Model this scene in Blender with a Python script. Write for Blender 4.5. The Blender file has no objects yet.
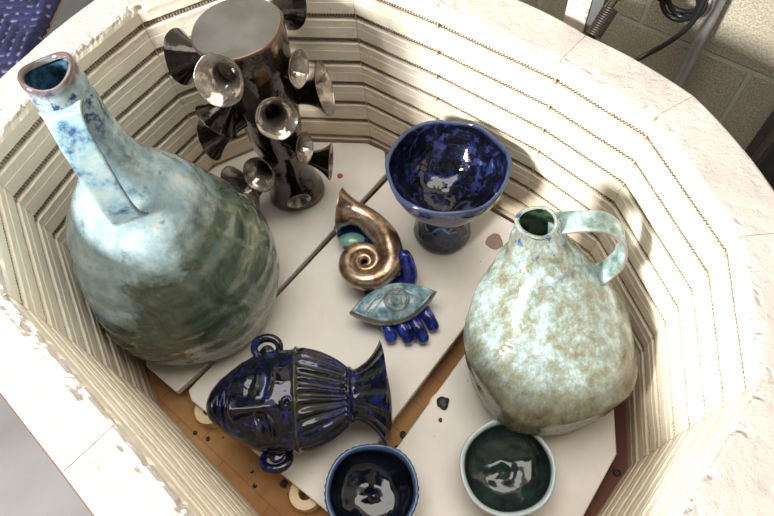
import bpy, bmesh, math, random
import numpy as np
from mathutils import Vector, Matrix, noise
random.seed(7)
C = bpy.context.scene.collection
SC = bpy.context.scene
PI = math.pi

# ------------------------------------------------------------------ camera
FPX = 599.88
ROT = Matrix(((0.9976429862599608, 0.0, 0.06861830634974657),
              (0.03388787356450416, 0.8695411265837212, -0.49269650009391075),
              (-0.05966643940762555, 0.4938605361633108, 0.8674916062008343)))
cd = bpy.data.cameras.new('camera'); cam = bpy.data.objects.new('camera', cd); C.objects.link(cam)
cam.matrix_world = Matrix.Translation((0, 0, 1)) @ ROT.to_4x4()
cd.sensor_width = 36; cd.lens = FPX / 774 * 36; cd.clip_start = 0.02
SC.camera = cam

def at(px, py, z):
    """point of the place on the level z that lies at this spot of the photograph"""
    d = ROT @ Vector((px - 387, -(py - 258), -FPX))
    t = (z - 1) / d.z
    return Vector((d.x * t, d.y * t, z))

# ------------------------------------------------------------------ world and lights
SC.view_settings.view_transform = 'Standard'; SC.view_settings.look = 'None'
SC.view_settings.exposure = 0.02; SC.view_settings.gamma = 1.0
SC.view_settings.use_curve_mapping = False
w = bpy.data.worlds.new('room_light'); SC.world = w; w.use_nodes = True
wn = w.node_tree.nodes; wl = w.node_tree.links
bgn = wn['Background']
tc = wn.new('ShaderNodeTexCoord'); nz = wn.new('ShaderNodeTexNoise'); rp = wn.new('ShaderNodeValToRGB')
nz.inputs['Scale'].default_value = 1.6; nz.inputs['Detail'].default_value = 1.0
rp.color_ramp.elements[0].position = 0.44; rp.color_ramp.elements[0].color = (0.06, 0.056, 0.052, 1)
rp.color_ramp.elements[1].position = 0.56; rp.color_ramp.elements[1].color = (0.46, 0.42, 0.37, 1)
wl.new(tc.outputs['Generated'], nz.inputs['Vector']); wl.new(nz.outputs['Fac'], rp.inputs['Fac'])
wl.new(rp.outputs['Color'], bgn.inputs['Color']); bgn.inputs['Strength'].default_value = 0.7

def area(name, loc, target, size, size_y, power, col):
    l = bpy.data.lights.new(name, 'AREA'); l.shape = 'RECTANGLE'; l.size = size; l.size_y = size_y
    l.energy = power; l.color = col
    o = bpy.data.objects.new(name, l); C.objects.link(o); o.location = loc
    o.rotation_euler = (Vector(target) - Vector(loc)).to_track_quat('-Z', 'Y').to_euler()
    return o
area('window_light', (-1.75, -0.95, 1.42), (0.0, 0.45, 0.15), 0.42, 0.42, 160, (1.0, 0.97, 0.93))
area('ceiling_light', (0.0, 0.65, 2.4), (0.0, 0.5, 0.0), 2.1, 1.4, 58, (1.0, 0.955, 0.89))

# ------------------------------------------------------------------ helpers
def setup(o, label=None, cat=None, group=None, kind=None):
    if label: o['label'] = label
    if cat: o['category'] = cat
    if group: o['group'] = group
    if kind: o['kind'] = kind
    return o
def thing(name, label, cat, loc=(0, 0, 0), rz=0, group=None):
    o = bpy.data.objects.new(name, None); C.objects.link(o); o.empty_display_size = .03
    o.location = loc; o.rotation_euler = (0, 0, rz)
    return setup(o, label, cat, group)
def mobj(name, verts, faces, mat, parent=None, smooth=True, loc=None, tint=None):
    me = bpy.data.meshes.new(name); me.from_pydata([tuple(v) for v in verts], [], faces)
    bm = bmesh.new(); bm.from_mesh(me); bmesh.ops.recalc_face_normals(bm, faces=bm.faces); bm.to_mesh(me); bm.free()
    if smooth: me.polygons.foreach_set('use_smooth', [True] * len(me.polygons))
    if tint is not None:
        a = me.color_attributes.new('tint', 'FLOAT_COLOR', 'POINT')
        for i, t in enumerate(tint): a.data[i].color = (t, t, t, 1)
    me.materials.append(mat)
    o = bpy.data.objects.new(name, me); C.objects.link(o)
    if parent: o.parent = parent
    if loc is not None: o.location = loc
    return o
def grid_faces(n, m, closed_u=False, closed_v=False, off=0):
    f = []
    for i in range(n if closed_u else n - 1):
        for j in range(m if closed_v else m - 1):
            a = off + i * m + j; b = off + ((i + 1) % n) * m + j
            c = off + ((i + 1) % n) * m + (j + 1) % m; d = off + i * m + (j + 1) % m
            f.append((a, b, c, d))
    return f
def smooth_profile(pts, per=6):
    """Catmull-Rom through the profile points"""
    out = []; P = [np.array(p, float) for p in pts]; P = [2 * P[0] - P[1]] + P + [2 * P[-1] - P[-2]]
    for i in range(1, len(P) - 2):
        for k in range(per):
            t = k / per
            out.append(.5 * (2 * P[i] + (P[i + 1] - P[i - 1]) * t + (2 * P[i - 1] - 5 * P[i] + 4 * P[i + 1] - P[i + 2]) * t * t
                             + (3 * P[i] - P[i - 1] - 3 * P[i + 1] + P[i + 2]) * t ** 3))
    out.append(P[-2]); return [tuple(p) for p in out]
def lathe(profile, seg=72, axis=None, wob=0.0, wf=6.0, seed=0, radial=None):
    """profile: list of (r, z); axis(z)->(dx,dy) leans the pot; closed at both ends when r reaches 0"""
    V = []; n = len(profile)
    for (r, z) in profile:
        r = max(r, 0.0004); dx, dy = axis(z) if axis else (0, 0)
        for j in range(seg):
            a = 2 * PI * j / seg
            q = Vector((math.cos(a) * r, math.sin(a) * r, z))
            k = 1 + wob * noise.noise(Vector((q.x * wf + seed, q.y * wf, q.z * wf))) / max(r, .02) * .012
            rr = r * k
            zz = z
            if radial: rr, zz = radial(rr, a, z)
            V.append((dx + math.cos(a) * rr, dy + math.sin(a) * rr, zz))
    F = grid_faces(n, seg, closed_v=True)
    F.append(tuple(range(seg))); F.append(tuple(range((n - 1) * seg, n * seg)))
    return V, F
def sweep(path, radii, seg=16, flat=1.0, up=Vector((0, 0, 1)), cap=True, wid=None):
    """tube along a path; radii per point; flat = thickness ratio; wid = fixed width direction for straps"""
    V = []; n = len(path); path = [Vector(p) for p in path]
    prev = None
    for i, p in enumerate(path):
        t = (path[min(i + 1, n - 1)] - path[max(i - 1, 0)]).normalized()
        if wid is not None: s = (Vector(wid) - t * Vector(wid).dot(t)).normalized()
        else:
            s = prev if prev is not None else (up.cross(t) if up.cross(t).length > .05 else Vector((1, 0, 0)).cross(t))
            s = (s - t * s.dot(t)).normalized()
        prev = s; b = t.cross(s)
        for j in range(seg):
            a = 2 * PI * j / seg
            V.append(p + s * (math.cos(a) * radii[i]) + b * (math.sin(a) * radii[i] * flat))
    F = grid_faces(n, seg, closed_v=True)
    if cap: F.append(tuple(range(seg))); F.append(tuple(range((n - 1) * seg, n * seg)))
    return V, F
def join(*parts):
    V = []; F = []
    for v, f in parts:
        o = len(V); V += [tuple(x) for x in v]; F += [tuple(i + o for i in q) for q in f]
    return V, F
def box(x0, x1, y0, y1, z0, z1):
    V = [(x, y, z) for x in (x0, x1) for y in (y0, y1) for z in (z0, z1)]
    return V, [(0, 1, 3, 2), (4, 6, 7, 5), (0, 4, 5, 1), (2, 3, 7, 6), (0, 2, 6, 4), (1, 5, 7, 3)]
def bevel(o, wdt=.002, seg=2):
    m = o.modifiers.new('bevel', 'BEVEL'); m.width = wdt; m.segments = seg; m.limit_method = 'ANGLE'; m.angle_limit = .6
    return o
def fuse(name, V, F, mat, parent, voxel, smooth_it=3):
    o = mobj(name, V, F, mat, parent)
    m = o.modifiers.new('r', 'REMESH'); m.mode = 'VOXEL'; m.voxel_size = voxel; m.use_smooth_shade = True
    s = o.modifiers.new('s', 'SMOOTH'); s.iterations = smooth_it; s.factor = .5
    dg = bpy.context.evaluated_depsgraph_get()
    me = bpy.data.meshes.new_from_object(o.evaluated_get(dg)); old = o.data; o.modifiers.clear(); o.data = me
    if not me.materials: me.materials.append(mat)
    me.polygons.foreach_set('use_smooth', [True] * len(me.polygons))
    bpy.data.meshes.remove(old); me.name = name
    return o
def prism(poly, z0, z1):
    n = len(poly); V = [(p[0], p[1], z0) for p in poly] + [(p[0], p[1], z1) for p in poly]
    F = [tuple(range(n)), tuple(range(n, 2 * n))] + [(i, (i + 1) % n, n + (i + 1) % n, n + i) for i in range(n)]
    return V, F

# ------------------------------------------------------------------ materials
class NT:
    def __init__(s, name):
        s.m = bpy.data.materials.new(name); s.m.use_nodes = True; s.t = s.m.node_tree; s.b = s.t.nodes['Principled BSDF']
        s.co = s.t.nodes.new('ShaderNodeTexCoord').outputs['Object']
    def n(s, kind, **kw):
        x = s.t.nodes.new(kind)
        for k, v in kw.items():
            if hasattr(x, k): setattr(x, k, v)
        return x
    def link(s, a, b): s.t.links.new(a, b)
    def noise(s, scale, detail=4, rough=.55, vec=None, dist=0.0, stretch=None):
        x = s.n('ShaderNodeTexNoise'); x.inputs['Scale'].default_value = scale; x.inputs['Detail'].default_value = detail
        x.inputs['Roughness'].default_value = rough; x.inputs['Distortion'].default_value = dist
        v = vec or s.co
        if stretch:
            mp = s.n('ShaderNodeMapping'); mp.inputs['Scale'].default_value = stretch; s.link(v, mp.inputs['Vector']); v = mp.outputs[0]
        s.link(v, x.inputs['Vector']); return x.outputs['Fac']
    def ramp(s, fac, stops, interp='LINEAR'):
        r = s.n('ShaderNodeValToRGB'); cr = r.color_ramp; cr.interpolation = interp
        while len(cr.elements) < len(stops): cr.elements.new(.5)
        for e, (p, c) in zip(cr.elements, stops):
            e.position = p; e.color = (*c, 1) if len(c) == 3 else c
        s.link(fac, r.inputs['Fac']); return r.outputs['Color']
    def mix(s, fac, a, b, mode='MIX'):
        x = s.n('ShaderNodeMix'); x.data_type = 'RGBA'; x.blend_type = mode
        for sock, v in ((x.inputs[0], fac), (x.inputs[6], a), (x.inputs[7], b)):
            if isinstance(v, (int, float)): sock.default_value = v
            elif isinstance(v, tuple): sock.default_value = (*v, 1)
            else: s.link(v, sock)
        return x.outputs[2]
    def sep(s, axis=2):
        x = s.n('ShaderNodeSeparateXYZ'); s.link(s.co, x.inputs[0]); return x.outputs[axis]
    def mapr(s, v, a, b, c=0.0, d=1.0):
        x = s.n('ShaderNodeMapRange'); s.link(v, x.inputs[0])
        for i, q in enumerate((a, b, c, d)): x.inputs[i + 1].default_value = q
        return x.outputs[0]
    def math(s, op, a, b=0.0):
        x = s.n('ShaderNodeMath'); x.operation = op
        for i, v in enumerate((a, b)):
            if isinstance(v, (int, float)): x.inputs[i].default_value = v
            else: s.link(v, x.inputs[i])
        return x.outputs[0]
    def bump(s, h, strength, dist=.002, prev=None):
        x = s.n('ShaderNodeBump'); x.inputs['Strength'].default_value = strength; x.inputs['Distance'].default_value = dist
        s.link(h, x.inputs['Height'])
        if prev: s.link(prev, x.inputs['Normal'])
        s.link(x.outputs[0], s.b.inputs['Normal']); return x.outputs[0]
    def attr(s, name):
        x = s.n('ShaderNodeAttribute'); x.attribute_name = name; return x.outputs['Fac']
    def fin(s, col=None, rough=.5, metal=0.0, spec=.5, coat=0.0):
        i = s.b.inputs
        if col is not None:
            if isinstance(col, tuple): i['Base Color'].default_value = (*col, 1)
            else: s.link(col, i['Base Color'])
        if isinstance(rough, (int, float)): i['Roughness'].default_value = rough
        else: s.link(rough, i['Roughness'])
        i['Metallic'].default_value = metal; i['Specular IOR Level'].default_value = spec
        i['Coat Weight'].default_value = coat; i['Coat Roughness'].default_value = .04
        return s.m
def plain(name, col, rough=.6, metal=0.0, bump=0.0, scale=80):
    t = NT(name)
    c = t.mix(t.noise(scale, 4), tuple(x * .8 for x in col), tuple(min(1, x * 1.15) for x in col))
    if bump: t.bump(t.noise(scale * 2, 4), bump, .001)
    return t.fin(c, rough, metal)

# white soft firebrick
t = NT('firebrick')
c = t.ramp(t.noise(9, 4), [(.3, (.76, .69, .56)), (.7, (.86, .81, .70))])
c = t.mix(t.ramp(t.noise(160, 3), [(.66, (0, 0, 0)), (.74, (1, 1, 1))]), c, (.62, .50, .36))
c = t.mix(t.ramp(t.noise(38, 5, .7), [(.70, (0, 0, 0)), (.73, (1, 1, 1))]), c, (.45, .30, .18))
warm_shade = t.mapr(t.sep(2), .26, -.06)  # warm bounce light of the shaded lower wall, painted into the brick colour
c = t.mix(t.math('MULTIPLY', warm_shade, .42), c, (.56, .36, .16))
nb = t.bump(t.noise(130, 6, .7), .35, .0015); t.bump(t.noise(28, 5, .7), .35, .003, nb)
FIREBRICK = t.fin(c, .9, 0, .2)
# cement coat on top of the rim (coarse, chalky)
t = NT('rim_cement')
c = t.ramp(t.noise(14, 5), [(.35, (.52, .465, .43)), (.65, (.62, .57, .53))])
c = t.mix(t.ramp(t.noise(70, 6, .75), [(.64, (0, 0, 0)), (.72, (1, 1, 1))]), c, (.66, .50, .36))
nb = t.bump(t.noise(45, 8, .75), .9, .006); t.bump(t.noise(260, 3), .25, .001, nb)
CEMENT = t.fin(c, .95, 0, .15)
# brown stained kiln floor
t = NT('stained_brick_floor')
c = t.ramp(t.noise(7, 5, .6), [(.3, (.27, .125, .055)), (.7, (.50, .29, .12))])
c = t.mix(t.mapr(t.sep(0), -.05, .30), c, (.15, .065, .05))
c = t.mix(t.ramp(t.noise(55, 2), [(.70, (0, 0, 0)), (.73, (1, 1, 1))]), c, (.012, .01, .01))
br = t.n('ShaderNodeTexBrick'); mp = t.n('ShaderNodeMapping'); mp.inputs['Rotation'].default_value = (0, 0, .65)
t.link(t.co, mp.inputs['Vector']); t.link(mp.outputs[0], br.inputs['Vector'])
br.inputs['Scale'].default_value = 4.4; br.inputs['Mortar Size'].default_value = .006
c = t.mix(t.math('MULTIPLY', br.outputs['Fac'], .35), c, (.12, .055, .025))
t.bump(t.noise(90, 5), .4, .002)
FLOORBRICK = t.fin(c, .85, 0, .2)
# shelves with kiln wash
t = NT('kiln_shelf_wash')
c = t.ramp(t.noise(10, 4), [(.3, (.70, .655, .60)), (.7, (.79, .75, .70))])
c = t.mix(t.ramp(t.noise(48, 5, .7), [(.70, (0, 0, 0)), (.74, (1, 1, 1))]), c, (.60, .47, .33))
c = t.mix(t.ramp(t.noise(105, 2), [(.755, (0, 0, 0)), (.775, (1, 1, 1))]), c, (.04, .035, .03))
t.bump(t.noise(60, 5), .15, .001)
SHELF = t.fin(c, .62, 0, .35)
t = NT('element_wire')
ELEMENT = t.fin(t.ramp(t.noise(60, 2), [(.3, (.17, .115, .08)), (.7, (.38, .29, .21))]), .7, .0)
SEAM = plain('orange_seam', (.56, .40, .25), .9)
STEEL = plain('brushed_steel', (.42, .40, .38), .35, 1.0)

# glazes ---------------------------------------------------------------
def wavy(t, amp=.5, sc=22, sc2=90):
    nb = t.bump(t.noise(sc, 3), amp, .006); t.bump(t.noise(sc2, 3), amp * .35, .0015, nb)
t = NT('celadon_bottle_glaze')                 # left bottle
flow = t.noise(14, 9, .72, dist=.8)
green = t.ramp(flow, [(.30, (.025, .038, .028)), (.44, (.065, .090, .068)), (.56, (.13, .16, .12)), (.62, (.24, .27, .21)), (.70, (.15, .14, .05))])
pale = t.ramp(t.noise(24, 8, .75), [(.3, (.13, .23, .28)), (.5, (.29, .40, .44)), (.62, (.42, .50, .50))])
zf = t.math('ADD', t.sep(2), t.math('MULTIPLY', t.math('SUBTRACT', t.noise(9, 7, .65), .5), .30))
xs = t.math('MULTIPLY', t.sep(0), -.75)
zf = t.math('ADD', zf, xs)
c = t.mix(t.mapr(zf, .235, .275), green, pale)
sp = t.ramp(t.noise(70, 5, .7), [(.52, (0, 0, 0)), (.62, (1, 1, 1))])
c = t.mix(t.math('MULTIPLY', sp, t.mapr(t.sep(2), .40, .50)), c, (.02, .045, .16))
c = t.mix(t.math('MULTIPLY', t.ramp(t.noise(30, 4, .6), [(.60, (0, 0, 0)), (.68, (1, 1, 1))]), .7), c, (.05, .10, .13))
c = t.mix(t.mapr(t.sep(2), .532, .544), c, (.13, .09, .09))
wavy(t, .6, 13, 40)
BOTTLE = t.fin(c, .09, 0, .6, .15)
t = NT('bottle_inside'); BOTTLE_IN = t.fin(t.ramp(t.noise(60, 5, .7), [(.4, (.01, .03, .05)), (.6, (.06, .16, .25))]), .1, 0, .5, .5)
t = NT('celadon_handle_glaze')
c = t.ramp(t.noise(35, 6, .7), [(.35, (.03, .09, .20)), (.47, (.24, .38, .44)), (.6, (.36, .47, .47)), (.75, (.28, .30, .17))])
c = t.mix(t.attr('tint'), c, (.05, .028, .018))
wavy(t, .3, 25, 80); HANDLE = t.fin(c, .1, 0, .5, .15)

t = NT('streaked_jug_glaze')                   # right jug
st = t.noise(46, 9, .8, dist=.15, stretch=(1, 1, .38))
c1 = t.ramp(st, [(.36, (.14, .14, .10)), (.46, (.22, .235, .18)), (.53, (.26, .345, .33)), (.61, (.41, .50, .51))])
c2 = t.ramp(t.noise(34, 9, .75, dist=.1, stretch=(1, 1, .5)), [(.35, (.07, .06, .03)), (.5, (.16, .15, .09)), (.65, (.25, .25, .19))])
c3 = t.ramp(t.noise(12, 6, .7, dist=2.0, stretch=(1, 1, 3)), [(.35, (.04, .04, .035)), (.6, (.17, .165, .13))])
zz = t.math('ADD', t.sep(2), t.math('MULTIPLY', t.math('SUBTRACT', t.noise(9, 4), .5), .10))
c = t.mix(t.mapr(zz, .12, .19), c2, c1); c = t.mix(t.mapr(zz, .06, .10), c3, c)
c = t.mix(t.math('MULTIPLY', t.ramp(t.noise(60, 4, .6), [(.58, (0, 0, 0)), (.64, (1, 1, 1))]), t.mapr(t.sep(2), .24, .30)), c, (.03, .06, .22))
nb = t.bump(t.noise(22, 4, .6, stretch=(1, 1, 2.2), dist=.5), .35, .005); t.bump(t.noise(120, 3), .15, .001, nb)
JUG = t.fin(c, .12, 0, .6, .15)
t = NT('jug_handle_glaze')
c = t.ramp(t.noise(30, 6, .7), [(.32, (.08, .11, .10)), (.48, (.22, .32, .30)), (.62, (.42, .55, .58)), (.75, (.20, .20, .10))])
c = t.mix(t.attr('tint'), c, (.22, .15, .14))
wavy(t, .3, 25, 80); JUGHANDLE = t.fin(c, .1, 0, .5, .15)
t = NT('jug_inside'); JUG_IN = t.fin(t.ramp(t.noise(50, 4), [(.4, (.008, .02, .012)), (.65, (.05, .09, .05))]), .1, 0, .5, .5)

t = NT('bronze_black_glaze')                   # sculpture
c = t.ramp(t.noise(14, 5, .65), [(.4, (.006, .005, .004)), (.55, (.03, .018, .011)), (.68, (.16, .09, .05))])
wavy(t, .8, 22, 70)
t.b.inputs['Specular Tint'].default_value = (1, .93, .86, 1)
SCULPT = t.fin(c, .11, .2, .8, .5)
t = NT('pewter_mouth_glaze')
c = t.ramp(t.noise(30, 5, .6), [(.3, (.10, .075, .06)), (.5, (.36, .31, .27)), (.7, (.60, .55, .50))])
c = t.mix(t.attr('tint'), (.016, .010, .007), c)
nb = t.bump(t.noise(60, 2), .6, .003); SCMOUTH = t.fin(c, .16, .7, .6, .5)
t = NT('sculpture_top_glaze'); c = t.ramp(t.noise(12, 4), [(.4, (.16, .155, .155)), (.6, (.23, .225, .23))]); t.bump(t.noise(14, 2), .15, .003)
SCTOP = t.fin(c, .22, .75, .6, .4)
t = NT('sculpture_edge'); SCEDGE = t.fin((.12, .07, .045), .25, .6)

def blue_glaze(name, stops, scale=22, amp=.4, edge=None, rough=.08, sc=22):
    t = NT(name); c = t.ramp(t.noise(scale, 7, .72, dist=.6), stops)
    if edge: c = t.mix(t.attr('tint'), c, edge)
    wavy(t, amp, sc, 85); return t.fin(c, rough, 0, .5, .1)
GOBLET = blue_glaze('galaxy_blue_glaze', [(.44, (.003, .003, .006)), (.53, (.006, .007, .018)), (.58, (.014, .03, .12)), (.62, (.035, .018, .035)), (.66, (.025, .055, .18)), (.74, (.20, .32, .52))], 40, .7, (.05, .075, .16), sc=16)
GOBSTEM = blue_glaze('black_stem_glaze', [(.35, (.004, .005, .008)), (.6, (.012, .018, .04)), (.8, (.05, .09, .18))], 20, .3, (.18, .32, .50))
HEADG = blue_glaze('cobalt_head_glaze', [(.42, (.003, .004, .007)), (.53, (.004, .006, .018)), (.60, (.012, .018, .15)), (.65, (.006, .016, .04)), (.74, (.05, .11, .22))], 40, .6, (.075, .085, .035))
HANDG = blue_glaze('cobalt_hand_glaze', [(.34, (.004, .005, .02)), (.48, (.007, .014, .10)), (.60, (.020, .045, .32)), (.72, (.10, .20, .50))], 55, .35, (.1, .1, .2))
NAVYBOWL = blue_glaze('navy_bowl_glaze', [(.4, (.002, .003, .006)), (.6, (.004, .007, .018)), (.8, (.012, .02, .05))], 24, .5, (.035, .075, .19), sc=16)
GREENBOWL = blue_glaze('dark_green_bowl_glaze', [(.34, (.008, .010, .012)), (.48, (.018, .030, .028)), (.60, (.025, .055, .055)), (.74, (.07, .07, .03))], 12, .5, (.40, .48, .52), sc=16)
t = NT('copper_shell_glaze')
c = t.ramp(t.noise(38, 8, .75), [(.34, (.09, .05, .03)), (.46, (.28, .18, .11)), (.58, (.46, .36, .28)), (.70, (.40, .24, .12))])
nb = t.bump(t.noise(150, 3), .2, .001); t.bump(t.noise(20, 2), .25, .003, nb)
SHELL = t.fin(c, .27, .8, .6, .3)
t = NT('eye_glaze')
c = t.ramp(t.noise(55, 6, .7), [(.34, (.05, .10, .11)), (.5, (.15, .26, .31)), (.62, (.32, .45, .50)), (.78, (.22, .28, .20))])
c = t.mix(t.attr('tint'), c, (.16, .075, .03))
nb = t.bump(t.noise(60, 3), .25, .0015); EYEG = t.fin(c, .14, 0, .6, .15)
t = NT('green_palm_glaze'); PALMG = t.fin(t.ramp(t.noise(40, 4), [(.35, (.10, .30, .24)), (.6, (.22, .42, .33)), (.72, (.40, .38, .12))]), .15, 0, .5, .5)

# ------------------------------------------------------------------ kiln
H = .405; FZ = -.05
POLY = [('S8', -.4871, .2918), ('S7', -.6015, .4888), ('Sm', -.5391, .6617), ('S0', -.4583, .7905), ('Sx', -.3051, .8774),
        ('S1', -.1251, .8653), ('S2', .0133, .7738), ('S3', .1801, .6501), ('S4', .2874, .5445), ('S5', .3481, .3658),
        ('S6', .3280, .1999), ('N1', .2081, .0523), ('N2', .0419, -.0217), ('N3', -.1448, -.0026), ('N4', -.3155, .1460)]
PV = [Vector((x, y, 0)) for _, x, y in POLY]
NPV = len(PV)
def offset_poly(d):
    out = []
    for i in range(NPV):
        a, b, c = PV[i - 1], PV[i], PV[(i + 1) % NPV]
        t1 = (b - a).normalized(); t2 = (c - b).normalized()
        n1 = Vector((-t1.y, t1.x, 0)); n2 = Vector((-t2.y, t2.x, 0))      # outward (path runs clockwise)
        m = (n1 + n2).normalized(); out.append(b + m * (d / m.dot(n1)))
    return out
OUT = offset_poly(.071); JAC = offset_poly(.0688); JIN = offset_poly(.0664); COIL = offset_poly(.0058)
kiln = thing('kiln', 'large open top-loading electric kiln of white firebrick holding the pots', 'kiln', (0, 0, 0))
GR = [.366, .313, .262, .210, .158, .106, .054, .003]     # groove centres
# inner wall profile: list of (depth outwards, z)
prof = [(0, FZ)]
z = FZ
for g in reversed(GR):
    nzs = [g - .016]
    z0_ = prof[-1][1]
    if g - z0_ > .03: prof += [(0, z0_ + .010), (0, z0_ + .0215), (.0009, z0_ + .0222), (.0004, z0_ + .0229), (.0004, z0_ + .0300), (0, g - .0085)]
    else: prof += [(0, z0_ + .010), (0, g - .0085)]
    prof += [(0, g - .0072), (.0025, g - .0058), (.0090, g - .0050), (.0120, g - .001), (.0120, g + .002), (.0095, g + .0048), (.0018, g + .0062), (0, g + .0076)]
for q in (.385, .392): prof.append((0, q))
prof += [(.001, .399), (.003, H - .002), (.006, H)]
for d in np.linspace(.010, .062, 11): prof.append((d, H))
prof += [(.067, H), (.070, H - .002), (.071, H - .006), (.071, H - .03), (.071, .2), (.071, FZ)]
top_start = next(i for i, p in enumerate(prof) if p[1] >= .399)
for i in range(NPV):
    A, B = PV[i], PV[(i + 1) % NPV]; OA, OB = OUT[i], OUT[(i + 1) % NPV]
    L = (B - A).length; nseg = max(8, int(L / .0045)); T = (B - A).normalized(); Nn = Vector((-T.y, T.x, 0))
    V = []
    for s in range(nseg + 1):
        u = s / nseg; gap = .0003
        for (d, zz) in prof:
            k = d / .071
            kc = k - .06 * k * k; pa = A.lerp(OA, kc); pb = B.lerp(OB, kc)
            p = pa.lerp(pb, u) + Nn * (k * k * .0085 * 4 * u * (1 - u) * (L / .18) ** 2 * (0 if i in (12, 13, 14) else 1))
            if s == 0: p += T * gap
            if s == nseg: p -= T * gap
            p = Vector((p.x, p.y, zz))
            e = 0
            ns = noise.fractal(Vector((p.x * 70, p.y * 70, p.z * 70)), 1.0, 2.0, 4)
            ns2 = noise.noise(Vector((p.x * 16, p.y * 16, p.z * 30)))
            if zz > .395 and d < .07:
                e = max(0, -ns - .10) * .007 * (1 if d < .012 else .30)
                p += Vector((0, 0, -1)) * e + Nn * (e * .9 if d < .012 else 0) + Vector((0, 0, ns2 * .0009))
            elif d < .02 and 0 < zz:
                p += Nn * (ns * .0005) + Nn * (max(0, ns2 - .35) * .004 if d < .003 else 0)
                if .003 < d: p.z += ns * .0006
            V.append(p)
    F = grid_faces(nseg + 1, len(prof))
    o = mobj('brick_panel', V, F, FIREBRICK, kiln, smooth=False)
    o.data.materials.append(CEMENT)
    m = len(prof) - 1
    for q, poly in enumerate(o.data.polygons):
        if (q % m) >= top_start: poly.material_index = 1
# seams between the panels: thin line of stained mortar
for i in range(NPV - 1):
    A = PV[i]; O = OUT[i]; d = (O - A).normalized(); s = Vector((-d.y, d.x, 0)) * .0013
    p0 = A + d * .0012; p1 = A + d * .012
    V = [(p0 + s), (p0 - s), (p1 - s), (p1 + s)]
    V = [Vector((v.x, v.y, FZ)) for v in V] + [Vector((v.x, v.y, H - .0012)) for v in V]
    mobj('mortar_seam', V, [(0, 1, 2, 3), (4, 5, 6, 7), (0, 1, 5, 4), (1, 2, 6, 5), (2, 3, 7, 6), (3, 0, 4, 7)], SEAM, kiln, smooth=False)
# heating coils in the grooves
def coil_mesh(zc, r=.0032, pitch=.0052, wire=.0010):
    pts = []; cum = 0
    for i in range(NPV):
        A, B = COIL[i], COIL[(i + 1) % NPV]; L = (B - A).length; T = (B - A).normalized(); Nn = Vector((-T.y, T.x, 0))
        # leave out what lies right under the camera, never seen, by thinning nothing: full loop
        n = int(L / pitch * 8)
        for k in range(n):
            s = k / n * L; ph = (cum + s) / pitch * 2 * PI
            pts.append(A + T * s + Nn * (math.cos(ph) * r) + Vector((0, 0, zc + math.sin(ph) * r)))
        cum += L
    pts.append(pts[0].copy())
    return sweep(pts, [wire] * len(pts), seg=3, cap=False)
for k, g in enumerate(GR[:7]):
    V, F = coil_mesh(g + .0005)
    o = mobj('heating_element', V, F, ELEMENT, kiln)
# floor slab, jacket, stand
fl = [p for p in offset_poly(.0005)]
V, F = prism(fl, FZ - .004, FZ)
V2, F2 = prism(OUT, FZ - .075, FZ - .004)
mobj('kiln_floor', *join((V, F), (V2, F2)), FLOORBRICK, kiln, smooth=False)
V = []
for p in JAC: V += [(p.x, p.y, FZ - .09), (p.x, p.y, H - .006)]
for p in JIN:
    V += [(p.x, p.y, FZ - .09), (p.x, p.y, H - .006)]
F = []
for i in range(NPV):
    j = (i + 1) % NPV; a, b, c, d = 2 * i, 2 * j, 2 * NPV + 2 * i, 2 * NPV + 2 * j
    F += [(a, b, b + 1, a + 1), (c, c + 1, d + 1, d), (a + 1, b + 1, d + 1, c + 1), (a, c, d, b)]
o = mobj('steel_jacket', V, F, plain('rusty_jacket', (.16, .10, .08), .6, .3), kiln, smooth=False)
o['label'] = 'thin rust-edged steel jacket'
ROOMZ = -.55
for i in (0, 3, 6, 8, 11, 13):
    p = OUT[i] * .9 + Vector((-.01, .04, 0)); mobj('stand_leg', *box(p.x - .02, p.x + .02, p.y - .02, p.y + .02, ROOMZ, FZ - .075), STEEL, kiln, smooth=False)

# ------------------------------------------------------------------ shelves on posts
TH = .018
def shelf(name, pts, label):
    c = sum((Vector(p) for p in pts), Vector()) / len(pts)
    V, F = prism([(p[0] - c[0], p[1] - c[1]) for p in pts], -TH, 0)
    o = mobj(name, V, F, SHELF, smooth=False, loc=(c[0], c[1], 0)); bevel(o, .0028, 3)
    return setup(o, label, 'kiln shelf', 'kiln shelves')
IN = offset_poly(-.022)
def inn(i, k=1.0): return IN[i].copy()
a = lambda x, y: at(x, y, 0)
shelf('kiln_shelf', [a(144, 353), a(146, 366), a(176, 392), a(210, 362), a(386, 173), a(385, 151), a(367, 143), a(292, 141), a(246, 148), a(203, 169),
                     IN[2], IN[1] + Vector((.01, 0, 0))],
      'cream kiln shelf under the tall green bottle and the black horn sculpture')
shelf('kiln_shelf', [a(188, 390), a(191, 400), a(330, 514), a(387, 428), a(463, 329), a(506, 266), a(526, 232), a(514, 223), a(434, 179), a(391, 158), a(389, 178)],
      'cream kiln shelf in the middle, under the blue head, the hand and the goblet')
shelf('kiln_shelf', [a(469, 348), a(394, 451), a(346, 522), a(400, 575), a(520, 590), a(582, 519), a(617, 454), a(613, 392), a(606, 352), IN[8] + Vector((0, 0, 0)), a(536, 243), a(512, 276)],
      'cream kiln shelf at the right, under the streaked jug and the two bowls')
POSTM = plain('post_clay', (.74, .60, .40), .85, 0, .2)
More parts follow.
